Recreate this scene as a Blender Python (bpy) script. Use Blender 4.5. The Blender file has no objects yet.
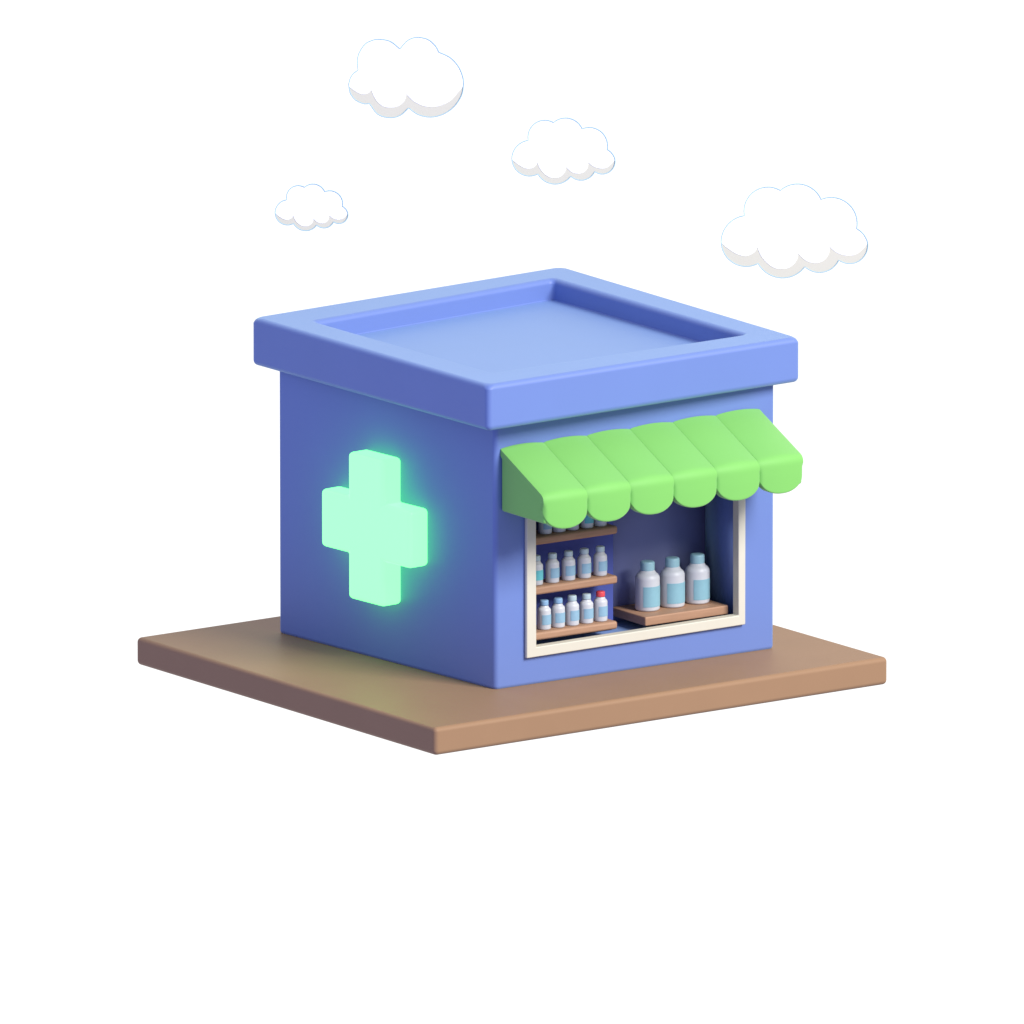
import bpy, bmesh, math
from mathutils import Vector, Matrix
S = bpy.context.scene
COL = S.collection

# ------------------------------------------------------------------ materials
def mat(name, col, rough=.5, spec=.5, noise=.0, scale=6, bump=0., bscale=60, emit=None, estr=1, coat=0., sss=0., stretch=None, sheen=None):
    m = bpy.data.materials.new(name); m.use_nodes = True
    nt = m.node_tree; b = nt.nodes['Principled BSDF']
    b.inputs['Base Color'].default_value = (*col, 1)
    b.inputs['Roughness'].default_value = rough
    b.inputs['Specular IOR Level'].default_value = spec
    b.inputs['Coat Weight'].default_value = coat
    b.inputs['Coat Roughness'].default_value = .25
    if sss:
        b.inputs['Subsurface Weight'].default_value = sss
        b.inputs['Subsurface Radius'].default_value = (.06, .06, .06)
    if sheen:
        b.inputs['Sheen Weight'].default_value = sheen[0]; b.inputs['Sheen Roughness'].default_value = .45
        b.inputs['Sheen Tint'].default_value = (*sheen[1:], 1)
    tc = nt.nodes.new('ShaderNodeTexCoord')
    src = tc.outputs['Object']
    if stretch:
        mp = nt.nodes.new('ShaderNodeMapping'); mp.inputs['Scale'].default_value = stretch
        nt.links.new(src, mp.inputs['Vector']); src = mp.outputs['Vector']
    if noise:
        n = nt.nodes.new('ShaderNodeTexNoise'); n.inputs['Scale'].default_value = scale
        n.inputs['Detail'].default_value = 3
        nt.links.new(src, n.inputs['Vector'])
        mx = nt.nodes.new('ShaderNodeMix'); mx.data_type = 'RGBA'
        mx.inputs[6].default_value = (*[c*(1-noise) for c in col], 1)
        mx.inputs[7].default_value = (*[min(1, c*(1+noise)) for c in col], 1)
        nt.links.new(n.outputs['Fac'], mx.inputs[0]); nt.links.new(mx.outputs[2], b.inputs['Base Color'])
    if bump:
        n2 = nt.nodes.new('ShaderNodeTexNoise'); n2.inputs['Scale'].default_value = bscale
        nt.links.new(src, n2.inputs['Vector'])
        bp = nt.nodes.new('ShaderNodeBump'); bp.inputs['Strength'].default_value = bump; bp.inputs['Distance'].default_value = .01
        nt.links.new(n2.outputs['Fac'], bp.inputs['Height']); nt.links.new(bp.outputs['Normal'], b.inputs['Normal'])
    if emit:
        b.inputs['Emission Color'].default_value = (*emit, 1); b.inputs['Emission Strength'].default_value = estr
    return m

M = dict(
    blue=mat('blue_paint', (.130, .203, .495), .55, .6, .03, 1.3, sheen=(.38, .62, 1, 1)),
    navy=mat('shaded_back_wall_blue', (.21, .24, .44), .6, .3, .05, 2),  # back wall: wall blue greyed, the room's shade put into the colour
    deep=mat('shaded_backing_blue', (.065, .092, .35), .55, .3, .05, 2),  # shelf backing: wall blue darkened to paint in the interior shade
    brown=mat('brown_clay', (.322, .191, .106), .5, .15, .05, 1.5),
    shelf=mat('shelf_wood', (.40, .225, .135), .55, .4, .18, 7, stretch=(.5, 3, 6)),
    cream=mat('cream_paint', (.64, .61, .50), .45, .4, .03, 5),
    green=mat('green_vinyl', (.19, .51, .105), .6, .3, .02, 2, sheen=(.5, .85, 1, .8)),
    glow=mat('lit_green_acrylic', (.06, .15, .08), .4, .4, emit=(.41, 2.8, .61), estr=1.0),
    bottle=mat('white_plastic', (.55, .565, .59), .42, .5, .02, 20),
    lab=mat('blue_paper_label', (.25, .42, .54), .6, .3, .06, 30),
    labteal=mat('teal_paper_label', (.13, .50, .55), .6, .3, .06, 30),
    labbig=mat('aqua_paper_label', (.23, .43, .50), .6, .3, .05, 20),
    capteal=mat('teal_plastic_cap', (.30, .52, .58), .4),
    capblue=mat('blue_plastic_cap', (.24, .42, .62), .4),
    cappale=mat('pale_grey_plastic_cap', (.42, .54, .58), .4),
    capred=mat('red_plastic_cap', (.70, .07, .09), .4),
    cloudw=mat('cloud_white', (.97, .97, .97), .9, .2),
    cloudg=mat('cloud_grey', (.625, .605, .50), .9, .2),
    cloudb=mat('cloud_edge_blue', (.37, .58, .66), .9, .2),
)

# ------------------------------------------------------------------ helpers
ORG = {}
def empty(name, loc, label, cat, group=None):
    o = bpy.data.objects.new(name, None); COL.objects.link(o)
    o.location = loc; ORG[o.name] = Vector(loc)
    o['label'] = label; o['category'] = cat
    if group: o['group'] = group
    return o

def mk(name, bm, m, parent=None, bevel=0, seg=4, smooth=True, ang=35, label=None):
    """link a bmesh given in world coordinates as one object"""
    org = ORG[parent.name] if parent else Vector((0, 0, 0))
    bmesh.ops.recalc_face_normals(bm, faces=bm.faces)
    bmesh.ops.translate(bm, verts=bm.verts, vec=-org)
    me = bpy.data.meshes.new(name); bm.to_mesh(me); bm.free()
    me.materials.append(m)
    o = bpy.data.objects.new(name, me); COL.objects.link(o); ORG[o.name] = org
    if parent: o.parent = parent
    if smooth:
        for p in me.polygons: p.use_smooth = True
    if bevel:
        b = o.modifiers.new('bevel', 'BEVEL'); b.width = bevel; b.segments = seg
        b.limit_method = 'ANGLE'; b.angle_limit = math.radians(ang); b.harden_normals = True
    if label: o['label'] = label
    return o

def prism(bm, pts, z0, z1):
    lo = [bm.verts.new((x, y, z0)) for x, y in pts]; hi = [bm.verts.new((x, y, z1)) for x, y in pts]
    bm.faces.new(lo[::-1]); bm.faces.new(hi)
    n = len(pts)
    for i in range(n): bm.faces.new((lo[i], lo[(i+1) % n], hi[(i+1) % n], hi[i]))

def extrude(bm, poly, a, b):
    """poly: list of 3D points of a planar outline, swept from offset a to offset b (vectors)"""
    lo = [bm.verts.new(Vector(p)+a) for p in poly]; hi = [bm.verts.new(Vector(p)+b) for p in poly]
    bm.faces.new(lo[::-1]); bm.faces.new(hi); n = len(poly)
    for i in range(n): bm.faces.new((lo[i], lo[(i+1) % n], hi[(i+1) % n], hi[i]))

F = Vector((.116, .112, 0)); L = Vector((-.103, 4.034, 0)); R = Vector((3.992, -.009, 0))
B = L + (R-F) + Vector((.1, .1, 0))
ex = (R-F).normalized(); nx = Vector((ex.y, -ex.x, 0))      # window wall: along, outward
ey = (L-F).normalized(); ny = Vector((-ey.y, ey.x, 0))      # cross wall
UP = Vector((0, 0, 1))
def W(s, z, n=0): return F + ex*(s-.012) + nx*n + UP*(z+.013)
def Cr(s, z, n=0): return F + ey*(s+.02) + ny*n + UP*(z+.012)
def wbox(bm, s0, s1, z0, z1, n0, n1):
    extrude(bm, [W(s0, z0), W(s1, z0), W(s1, z1), W(s0, z1)], nx*n0, nx*n1)

# ------------------------------------------------------------------ base slab
bm = bmesh.new()
prism(bm, [(-1.61, -1.10), (4.785, -1.145), (4.80, 4.757), (-1.595, 4.822)], -.325, 0)
slab = mk('base_slab', bm, M['brown'], bevel=.055, seg=5)
slab['label'] = 'flat square brown clay slab with rounded edges under the blue shop'; slab['category'] = 'base'

# ------------------------------------------------------------------ shop
shop = empty('pharmacy_shop', ((F+B)/2)[:], 'blue toy-like pharmacy shop with a glowing green cross and green scalloped awning', 'building')

# walls: solid with a shallow display room cut behind the window
bm = bmesh.new()
T_ROOF, H_ROOF = 3.667, 3.137
prism(bm, [F.xy, R.xy+Vector((.008, .0)), B.xy, L.xy+Vector((-.02, .015))], -.018, H_ROOF+.06)
wall = mk('wall', bm, M['blue'], shop, bevel=.055, seg=5)
S0, S1, Z0, Z1 = .53, 3.37, .43, 2.10           # clear opening inside the frame
IN0, IN1, IZ0, IZ1, ID = .32, 3.52, .35, 2.30, -.85
def cutter(fn):
    c = bmesh.new(); fn(c); bmesh.ops.recalc_face_normals(c, faces=c.faces)
    bmesh.ops.translate(c, verts=c.verts, vec=-ORG[shop.name])
    me = bpy.data.meshes.new('cut'); c.to_mesh(me); c.free()
    o = bpy.data.objects.new('cut', me); COL.objects.link(o); o.parent = shop
    return o
c1 = cutter(lambda c: wbox(c, IN0, IN1, IZ0, IZ1, ID, -.12))
c2 = cutter(lambda c: wbox(c, .46, 3.42, .355, 2.17, -.2, .3))
for c in (c1, c2):
    md = wall.modifiers.new('cut', 'BOOLEAN'); md.operation = 'DIFFERENCE'; md.object = c; md.solver = 'EXACT'
bpy.context.view_layer.update()
dg = bpy.context.evaluated_depsgraph_get()
me = bpy.data.meshes.new_from_object(wall.evaluated_get(dg), preserve_all_data_layers=True, depsgraph=dg)
wall.modifiers.clear(); wall.data = me
for c in (c1, c2): bpy.data.objects.remove(c)

# roof slab with sunken top
bm = bmesh.new()
out = [(-.285, -.30), (4.213, -.207), (4.442, 4.744), (-.219, 4.439)]
inn = [(.20, .27), (3.791, .313), (3.90, 4.18), (.251, 3.812)]
def ring(pts, z): return [bm.verts.new((x, y, z)) for x, y in pts]
ob, ot, it, ib = ring(out, H_ROOF), ring(out, T_ROOF), ring(inn, T_ROOF), ring(inn, T_ROOF-.25)
bm.faces.new(ob[::-1]); bm.faces.new(ib)
ob[3].co.z -= .035; ob[0].co.z -= .01
for a, b in ((ob, ot), (ot, it), (it, ib)):
    for i in range(4):
        j = (i+1) % 4; bm.faces.new((a[i], a[j], b[j], b[i]))
roof = mk('roof', bm, M['blue'], shop, bevel=.065, seg=6)
wt = roof.data.attributes.new('bevel_weight_edge', 'FLOAT', 'EDGE')
for e in roof.data.edges:
    low = all(abs(roof.data.vertices[v].co.z-(T_ROOF-.25)) < .01 for v in e.vertices)
    wt.data[e.index].value = .25 if low else 1
roof.modifiers['bevel'].limit_method = 'WEIGHT'

# glowing cross
bm = bmesh.new()
a0, a1, v0, v1, zt, zb, z1, z0 = 1.17, 2.80, 1.66, 2.305, 2.425, .705, 1.912, 1.235
sh = [(v0, zb), (v1, zb), (v1, z0), (a1, z0), (a1, z1), (v1, z1), (v1, zt), (v0, zt), (v0, z1), (a0, z1), (a0, z0), (v0, z0)]
extrude(bm, [Cr(s, z) for s, z in sh], ny*.004, ny*.295)
mk('cross_sign', bm, M['glow'], shop, bevel=.055, seg=4, label='glowing pale green medical cross on the side wall')

# window frame (one casing with four sides)
bm = bmesh.new()
fo = [(.410, .313), (3.452, .333), (3.452, 2.20), (.410, 2.20)]; fi = [(S0+.015, Z0), (S1-.015, Z0+.022), (S1-.02, Z1), (S0+.01, Z1)]
n0, n1 = -.065, .055
def fr(pts, n): return [bm.verts.new(W(s, z, n)) for s, z in pts]
# the outer casing covers the wall face; the inner lining goes into the opening
fo_in = [(.463, .358), (3.417, .358), (3.417, 2.167), (.463, 2.167)]
r = [fr(fo, .003), fr(fo, n1), fr(fi, n1), fr(fi, n0), fr(fo_in, n0), fr(fo_in, .003)]
for k in range(6):
    a, b = r[k], r[(k+1) % 6]
    for i in range(4):
        j = (i+1) % 4; bm.faces.new((a[i], a[j], b[j], b[i]))
mk('window_frame', bm, M['cream'], shop, bevel=.014, seg=3)

# interior
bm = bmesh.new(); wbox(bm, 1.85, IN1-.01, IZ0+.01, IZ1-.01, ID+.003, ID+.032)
mk('back_wall', bm, M['navy'], shop, label='blue wall with painted-in shade at the back of the display window')
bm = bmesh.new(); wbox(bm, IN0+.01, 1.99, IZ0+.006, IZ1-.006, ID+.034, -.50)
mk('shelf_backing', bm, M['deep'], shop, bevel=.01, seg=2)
bm = bmesh.new(); wbox(bm, IN1-.03, IN1-.003, IZ0+.01, IZ1-.01, ID+.034, -.125)
mk('side_wall', bm, M['blue'], shop, label='deep blue inner side wall at the right of the window')
for z, lb in ((1.662, 'top wooden shelf in the window'), (1.080, 'middle wooden shelf in the window'), (.546, 'lowest wooden shelf in the window')):
    bm = bmesh.new(); wbox(bm, IN0+.012, 1.80, z-.095, z, -.497, -.13)
    mk('shelf', bm, M['shelf'], shop, bevel=.03, seg=4, label=lb)
bm = bmesh.new(); wbox(bm, 2.18, 3.34, .435, .542, ID+.033, -.13)
mk('shelf', bm, M['shelf'], shop, bevel=.016, seg=3, label='wide low wooden shelf on the right of the window')

# awning: solid wedge with side cheeks plus six soft scalloped segments
bm = bmesh.new()
prof = [(0.004, 2.795), (.868, 2.352), (.868, 2.17), (0.004, 2.12)]
extrude(bm, [W(.098, z, n) for n, z in prof], ex*0, ex*(3.666-.098))
cheek = [(0.004, 2.797), (.872, 2.354), (.872, 2.062), (0.004, 2.062)]
for s_a, dz in ((.088, 0), (3.572, .04)):
    extrude(bm, [W(s_a, z+(dz if i > 1 else dz*.8), n) for i, (n, z) in enumerate(cheek)], ex*0, ex*.10)
awn = mk('awning', bm, M['green'], shop, bevel=.03, seg=4, label='green six-lobed awning over the window')
def seg_mesh(s0, s1, zs):
    bm = bmesh.new()
    NU = 28
    path = []
    A, C = Vector((.0, 2.79+zs*.8)), Vector((.88, 2.38+zs))
    r_ = .07; dA = (A-C).normalized(); dB = Vector((0, -1))
    p0 = C+dA*r_; p1 = C+dB*r_
    for k in range(13): path.append((A.lerp(p0, k/12), 0))
    for k in range(1, 7):
        t = k/6; path.append(((p0*(1-t)**2 + C*2*t*(1-t) + p1*t*t), 0))
    n_top = len(path)
    NV = 14
    for k in range(1, NV+1): path.append((p1, k/NV))
    outer, inner = [], []
    for idx, (p, fr_) in enumerate(path):
        if idx == 0: tan = path[1][0]-p
        elif idx < n_top-1: tan = path[idx+1][0]-path[idx-1][0]
        else: tan = Vector((0, -1))
        tan = tan.normalized(); nn = Vector((-tan.y, tan.x))
        if nn.x < 0: nn = -nn
        ro, ri = [], []
        for i in range(NU+1):
            u = -1+2*i/NU
            e = abs(math.sin(u*math.pi/2)); u2 = math.sin(u*math.pi/2)
            e = abs(u2)
            arch = (1-e**2)
            sl = .12 if not fr_ else .12+.7*min(1, fr_*4)
            bul = .032*arch + .034*sl*(1-max(0, (e-.86)/.14)**2.0) - .03*sl
            drop = .17 + .225*max(0, 1-e**2.25)**(1/2.1)
            z = p.y; n = p.x
            if fr_:
                vv = math.sin(fr_*math.pi/2)
                z = p1.y - vv*(drop-r_)
                k = max(0, (fr_-.80)/.20)
                bul -= .030*k*k
            s = (s0+s1)/2 + u2*((s1-s0)/2+.008)
            q = Vector((n, z)) + nn*bul
            q2 = Vector((n, z)) - nn*.085
            q.x = max(q.x, .004); q2.x = max(q2.x, .004)
            ro.append(bm.verts.new(W(s, q.y, q.x))); ri.append(bm.verts.new(W(s, q2.y, q2.x)))
        outer.append(ro); inner.append(ri)
    for g in (outer, inner):
        for a in range(len(g)-1):
            for i in range(NU): bm.faces.new((g[a][i], g[a][i+1], g[a+1][i+1], g[a+1][i]))
    for a in range(len(outer)-1):
        for i in (0, NU): bm.faces.new((outer[a][i], outer[a+1][i], inner[a+1][i], inner[a][i]))
    for a in (0, len(outer)-1):
        for i in range(NU): bm.faces.new((outer[a][i], outer[a][i+1], inner[a][i+1], inner[a][i]))
    bmesh.ops.remove_doubles(bm, verts=bm.verts, dist=1e-5)
    return bm
AW0, AW1 = .088, 3.672
for i in range(6):
    w = (AW1-AW0)/6
    o = mk('awning_segment', seg_mesh(AW0+i*w, AW0+(i+1)*w, .0095*i), M['green'], awn, bevel=.014, seg=3, ang=50)

# ------------------------------------------------------------------ bottles
def lathe(bm, prof, n=32):
    rings = []
    for r_, z in prof:
        if r_ < 1e-5: rings.append([bm.verts.new((0, 0, z))])
        else: rings.append([bm.verts.new((r_*math.cos(2*math.pi*k/n), r_*math.sin(2*math.pi*k/n), z)) for k in range(n)])
    for a, b in zip(rings, rings[1:]):
        for k in range(n):
            j = (k+1) % n
            if len(a) == 1: bm.faces.new((a[0], b[j], b[k]))
            elif len(b) == 1: bm.faces.new((a[k], a[j], b[0]))
            else: bm.faces.new((a[k], a[j], b[j], b[k]))
def arc(cx, cz, r_, a0, a1, n=6):
    return [(cx+r_*math.cos(math.radians(a0+(a1-a0)*k/n)), cz+r_*math.sin(math.radians(a0+(a1-a0)*k/n))) for k in range(n+1)]
def bottle(name, R_, H, sh, neck, caph, lz0, lz1, half, cm, lm):
    root = empty(name, (0, 0, 0), 'x', 'bottle')
    bm = bmesh.new(); e = R_*.18; rs = R_*.55
    body = [(0, 0)] + arc(R_-e, e, e, -90, 0, 4) + arc(R_-rs, sh-rs, rs, 0, 62, 8)
    body += [(neck*1.02, sh+.12*R_), (neck*.86, sh+.2*R_), (neck*.86, H-caph*.6), (0, H-caph*.6)]
    lathe(bm, body); mk('body', bm, M['bottle'], root, bevel=0)
    bm = bmesh.new(); e = caph*.22; cz = H-caph
    lathe(bm, [(0, cz), (neck*.95, cz)] + arc(neck-e*.5, cz+e*.5, e*.5, -90, 0, 3) + arc(neck-e, H-e, e, 0, 90, 5) + [(0, H)])
    mk('cap', bm, M[cm], root)
    bm = bmesh.new(); n = 20; t = .0035
    vs = []
    for k in range(n+1):
        a = math.radians(-90-half+2*half*k/n)
        c, s_ = math.cos(a), math.sin(a)
        vs.append([bm.verts.new((rr*c, rr*s_, z)) for rr, z in ((R_+t, lz0), (R_+t, lz1), (R_-.002, lz1), (R_-.002, lz0))])
    for a, b in zip(vs, vs[1:]):
        for q in range(4): bm.faces.new((a[q], a[(q+1) % 4], b[(q+1) % 4], b[q]))
    bm.faces.new(vs[0]); bm.faces.new(vs[-1][::-1])
    mk('label', bm, M[lm], root, smooth=False)
    return root
def copy_tree(o, parent=None):
    c = o.copy(); COL.objects.link(c)
    if parent: c.parent = parent
    for ch in list(o.children): copy_tree(ch, c)
    return c
def place(proto, first, s, z, n, rz, label, group, cap=None, lab=None, scale=1):
    o = proto if first else copy_tree(proto)
    p = W(s-.02, z, n); o.location = p; o.rotation_euler = (0, 0, math.radians(rz)); o.scale = (scale,)*3
    o['label'] = label; o['group'] = group
    for ch in o.children:
        k = ch.name.split('.')[0]
        m = {'cap': cap, 'label': lab}.get(k)
        if m:
            ch.data = ch.data.copy(); ch.data.materials[0] = M[m]
    return o
SM = 'small bottles on the window shelves'
small = bottle('pill_bottle', .080, .345, .262, .052, .062, .062, .178, 52, 'cappale', 'lab')
ordn = ['first', 'second', 'third', 'fourth', 'fifth']
zt_, zm, zl = 1.6625, 1.0805, .5465
rows = []
for k, s in enumerate((.90, 1.09, 1.275, 1.475, 1.660)):
    rows.append((s, zt_, ['small white bottle half hidden under the awning, %s from the left on the top shelf' % ordn[k],
        'cappale', 'labteal' if k == 3 else 'lab', (4, -6, 3, 2, -3)[k], 1]))
for k, s in enumerate((.775, 1.000, 1.222, 1.441, 1.663)):
    d = ['small white bottle with teal label cut off by the frame, leftmost on the middle shelf',
         'small white bottle with faint blue label, second from left on the middle shelf',
         'small white bottle with pale cap at the centre of the middle shelf',
         'small white bottle with blue label, fourth from left on the middle shelf',
         'small white bottle at the right end of the middle shelf'][k]
    rows.append((s, zm, [d, 'cappale', 'labteal' if k == 0 else 'lab', (0, 5, -4, 0, 6)[k], 1]))
for k, s in enumerate((.886, 1.080, 1.274, 1.473, 1.668)):
    d = ['small white bottle with blue cap, leftmost on the lowest shelf',
         'small white bottle with blue cap, second from left on the lowest shelf',
         'small white bottle with pale blue cap at the centre of the lowest shelf',
         'small white bottle with pale grey cap beside the red capped bottle',
         'small white bottle with a red cap at the right end of the lowest shelf'][k]
    rows.append((s, zl, [d, ['capblue', 'capblue', 'cappale', 'cappale', 'capred'][k], 'lab', (2, -5, 6, -2, 4)[k], (1, 1, 1.02, 1, 1.02)[k]]))
for i, (s, z, (d, cp, lb, rz, sc)) in enumerate(rows):
    place(small, i == 0, s, z, -.265, rz-2, d, SM, cp, lb, sc*.985)
big = bottle('medicine_bottle', .143, .572, .445, .084, .108, .055, .292, 57, 'capteal', 'labbig')
for i, (s, d) in enumerate(((2.455, 'large white bottle with teal cap, nearest the small bottles on the right shelf'),
                            (2.803, 'large white bottle with teal cap, middle of the three on the right shelf'),
                            (3.152, 'large white bottle with teal cap standing in shade nearest the right frame'))):
    place(big, i == 0, s, .5425, -.46, (2, -3, 4)[i], d, 'large bottles on the right window shelf')

# ------------------------------------------------------------------ camera
az, el, dist, s0_ = .62980707, .21094179, math.exp(5.5), math.exp(4.46397489)
d = Vector((math.sin(az)*math.cos(el), math.cos(az)*math.cos(el), -math.sin(el)))
rt = Vector((math.cos(az), -math.sin(az), 0)); up = rt.cross(d)
Cc = Vector((2, 2, 1.6))
cam = bpy.data.cameras.new('camera'); co = bpy.data.objects.new('camera', cam); COL.objects.link(co)
co.matrix_world = Matrix.Translation(Cc-d*dist) @ Matrix((rt, up, -d)).transposed().to_4x4()
cam.sensor_width = 36; cam.lens = s0_*dist/1024*36
cam.shift_x = -19.37872903/1024; cam.shift_y = -7.59866052/1024
cam.clip_start = 1; cam.clip_end = 2000
S.camera = co

# ------------------------------------------------------------------ clouds
def catmull(pts, n=8):
    out = []
    P = [Vector(p) for p in pts]; P = [P[0]*2-P[1]] + P + [P[-1]*2-P[-2]]
    for i in range(1, len(P)-2):
        a, b, c, e = P[i-1:i+3]
        for k in range(n):
            t = k/n
            out.append(.5*((2*b)+(c-a)*t+(2*a-5*b+4*c-e)*t*t+(3*b-a-3*c+e)*t**3))
    return out       # without the last point
def arc3(a, m, b, n=22):
    ax, ay = a; bx, by = m; cx, cy = b
    D = 2*(ax*(by-cy)+bx*(cy-ay)+cx*(ay-by))
    ux = ((ax*ax+ay*ay)*(by-cy)+(bx*bx+by*by)*(cy-ay)+(cx*cx+cy*cy)*(ay-by))/D
    uy = ((ax*ax+ay*ay)*(cx-bx)+(bx*bx+by*by)*(ax-cx)+(cx*cx+cy*cy)*(bx-ax))/D
    t0 = math.atan2(ay-uy, ax-ux); t1 = math.atan2(cy-uy, cx-ux); tm = math.atan2(by-uy, bx-ux)
    r_ = math.hypot(ax-ux, ay-uy)
    while t1 < t0: t1 += 2*math.pi
    while tm < t0: tm += 2*math.pi
    if tm > t1: t1 -= 2*math.pi
    return [Vector((ux+r_*math.cos(t0+(t1-t0)*k/n), uy+r_*math.sin(t0+(t1-t0)*k/n))) for k in range(n)]
# design of the three alike clouds: clockwise from the left joint, over the top, back along the bottom
DL, DR = (68, 420), (950, 437)
d_top = arc3(DL, (112, 324), (208, 275)) + arc3((208, 275), (248, 145), (425, 123)) + arc3((425, 123), (540, 84), (670, 177)) \
    + arc3((670, 177), (841, 210), (884, 353)) + arc3((884, 353), (931, 395), DR)
d_bot = arc3(DR, (910, 540), (777, 543)) + arc3((777, 543), (662, 617), (572, 583)) + arc3((572, 583), (437, 650), (290, 563)) \
    + arc3((290, 563), (115, 540), DL)
d_white = catmull([(69.5, 440), (110, 474), (160, 505), (210, 518), (250, 507), (275, 485), (283, 460)]) \
    + catmull([(283, 460), (310, 520), (350, 565), (390, 590), (430, 596), (475, 588), (510, 560), (527, 530), (530, 503)]) \
    + catmull([(530, 503), (570, 540), (605, 556), (645, 560), (685, 545), (710, 515), (718, 490), (718, 460)]) \
    + catmull([(718, 460), (755, 492), (795, 510), (840, 516), (885, 505), (920, 475), (948, 445)])
# the rounder cloud
e_top = catmull([(68, 430), (82, 380), (107, 342), (143, 317)]) + catmull([(143, 317), (137, 245), (152, 180), (198, 112), (260, 80), (320, 73), (400, 91), (473, 148)]) \
    + catmull([(473, 148), (525, 90), (570, 65), (620, 57), (695, 75), (750, 122), (780, 174)]) + catmull([(780, 174), (870, 218), (935, 290), (968, 370), (975, 425)])
e_bot = catmull([(975, 425), (960, 510), (905, 598), (820, 660), (720, 686), (620, 668), (540, 615)]) \
    + catmull([(540, 615), (475, 672), (395, 691), (300, 665), (232, 580)]) + catmull([(232, 580), (185, 580), (125, 553), (82, 500), (68, 430)])
e_white = catmull([(70, 445), (110, 475), (150, 498), (185, 506), (225, 495), (245, 470)]) \
    + catmull([(245, 470), (280, 545), (330, 595), (390, 611), (455, 600), (505, 560), (523, 505)]) \
    + catmull([(523, 505), (580, 560), (650, 595), (720, 606), (800, 592), (870, 555), (930, 490), (973, 440)])

def cloud(top, bot, white, org, sc, k, label):
    """a thick cut-out cloud k units further than the shop; sizes are in world units"""
    wpp = (dist+k)/(s0_*dist)                     # world units per photo pixel at that distance
    c = Vector((510, 365))
    cu, cv = org[0]+c.x/sc, org[1]+c.y/sc
    loc = Cc + d*k + rt*((cu-512-19.37872903)*wpp) - up*((cv-512+7.59866052)*wpp)
    root = empty('cloud', loc, label, 'cloud', 'white clouds floating above the shop')
    f = wpp/sc
    def P(q, o): return loc + rt*((q.x-c.x)*f) - up*((q.y-c.y)*f) - d*o
    full = top+bot
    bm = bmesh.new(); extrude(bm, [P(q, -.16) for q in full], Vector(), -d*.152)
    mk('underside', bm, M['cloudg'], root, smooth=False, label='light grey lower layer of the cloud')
    bm = bmesh.new(); wl = top + [q for q in white[::-1]]
    extrude(bm, [P(q, -.030) for q in wl], Vector(), -d*.026)
    mk('puff', bm, M['cloudw'], root, smooth=False)
    bm = bmesh.new(); n = len(full); R_ = .0055; rings = []
    for i in range(n):
        t = (full[(i+1) % n]-full[i-1]).normalized(); nn = Vector((t.y, -t.x))
        b_ = P(full[i], .0)
        o3 = (rt*nn.x - up*nn.y)
        rings.append([bm.verts.new(b_ + o3*R_*math.cos(a*math.pi/3) - d*R_*.4*math.sin(a*math.pi/3)) for a in range(6)])
    for i in range(n):
        a, b_ = rings[i-1], rings[i]
        for q in range(6): bm.faces.new((a[q], a[(q+1) % 6], b_[(q+1) % 6], b_[q]))
    mk('outline', bm, M['cloudb'], root, label='thin pale blue edge line')
cloud(e_top, e_bot, e_white, (340, 30), 7.877, 2.0, 'rounded white cloud with three grey lobes below, highest above the shop')
cloud(d_top, d_bot, d_white, (512-68/8.56, 118-84/8.56), 8.56, 3.0, 'medium white cloud between the rounded highest one and the largest one')
cloud(d_top, d_bot, d_white, (275.2-68/12.12, 184-84/12.12), 12.12, 2.0, 'smallest white cloud, left above the shop roof')
cloud(d_top, d_bot, d_white, (710, 170), 6.0235, 2.5, 'largest wide white cloud with four grey lobes, right above the awning side')

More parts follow.
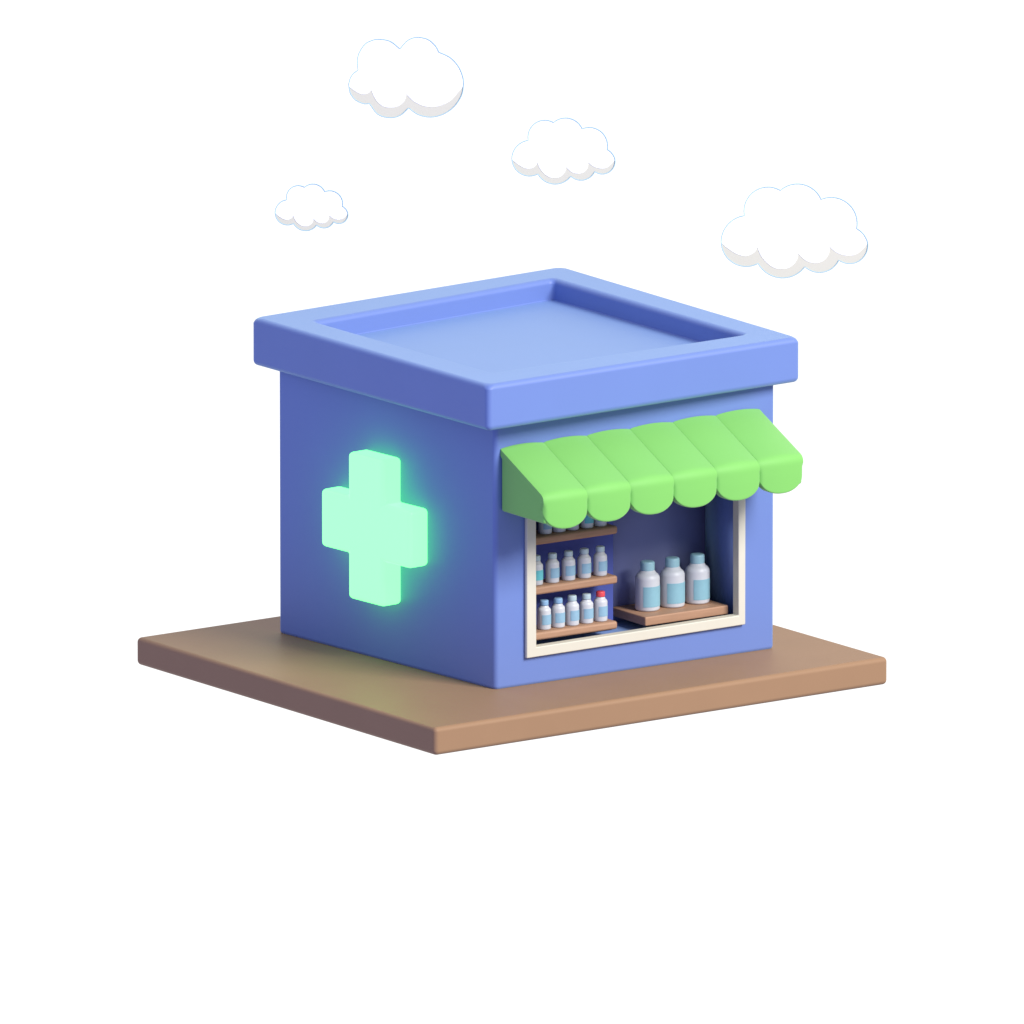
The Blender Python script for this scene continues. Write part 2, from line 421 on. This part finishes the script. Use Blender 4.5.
# ------------------------------------------------------------------ light
w = bpy.data.worlds.new('World'); S.world = w; w.use_nodes = True
nt = w.node_tree; bg = nt.nodes['Background']
tc = nt.nodes.new('ShaderNodeTexCoord'); dp = nt.nodes.new('ShaderNodeVectorMath'); dp.operation = 'DOT_PRODUCT'
dp.inputs[1].default_value = (math.sin(az), math.cos(az), 0)
nt.links.new(tc.outputs['Generated'], dp.inputs[0])
mr = nt.nodes.new('ShaderNodeMapRange'); mr.interpolation_type = 'SMOOTHSTEP'
mr.inputs['From Min'].default_value = .2; mr.inputs['From Max'].default_value = .75
nt.links.new(dp.outputs['Value'], mr.inputs['Value'])
mx = nt.nodes.new('ShaderNodeMix'); mx.data_type = 'RGBA'
mx.inputs[6].default_value = (.43, .455, .64, 1); mx.inputs[7].default_value = (1.15, 1.15, 1.15, 1)
sx = nt.nodes.new('ShaderNodeSeparateXYZ'); nt.links.new(tc.outputs['Generated'], sx.inputs[0])
m2 = nt.nodes.new('ShaderNodeMapRange'); m2.interpolation_type = 'SMOOTHSTEP'      # cool fill from the left side
m2.inputs['From Min'].default_value = .9; m2.inputs['From Max'].default_value = -.9
m2.inputs['To Min'].default_value = 0; m2.inputs['To Max'].default_value = 1
nt.links.new(sx.outputs['X'], m2.inputs['Value'])
m3 = nt.nodes.new('ShaderNodeMix'); m3.data_type = 'RGBA'
m3.inputs[6].default_value = (.46, .46, .46, 1); m3.inputs[7].default_value = (.43, .46, .86, 1)
nt.links.new(m2.outputs['Result'], m3.inputs[0]); nt.links.new(m3.outputs[2], mx.inputs[6])
nt.links.new(mr.outputs['Result'], mx.inputs[0]); nt.links.new(mx.outputs[2], bg.inputs['Color'])
bg.inputs['Strength'].default_value = 1

def area(name, to, direction, dd, size, power, col=(1, 1, 1)):
    l = bpy.data.lights.new(name, 'AREA'); l.size = size; l.energy = power; l.color = col
    o = bpy.data.objects.new(name, l); COL.objects.link(o)
    v = Vector(direction).normalized(); o.location = Vector(to)+v*dd
    o.rotation_euler = v.to_track_quat('Z', 'Y').to_euler()
area('key_softbox', (2, 2, 1.5), (.20, -.84, .60), 70, 26, 68500, (1, .985, .96))

S.render.engine = 'CYCLES'
S.view_settings.view_transform = 'Standard'; S.view_settings.look = 'None'
S.view_settings.exposure = 0; S.view_settings.gamma = 1; S.view_settings.use_curve_mapping = False
S.cycles.max_bounces = 8; S.cycles.diffuse_bounces = 4
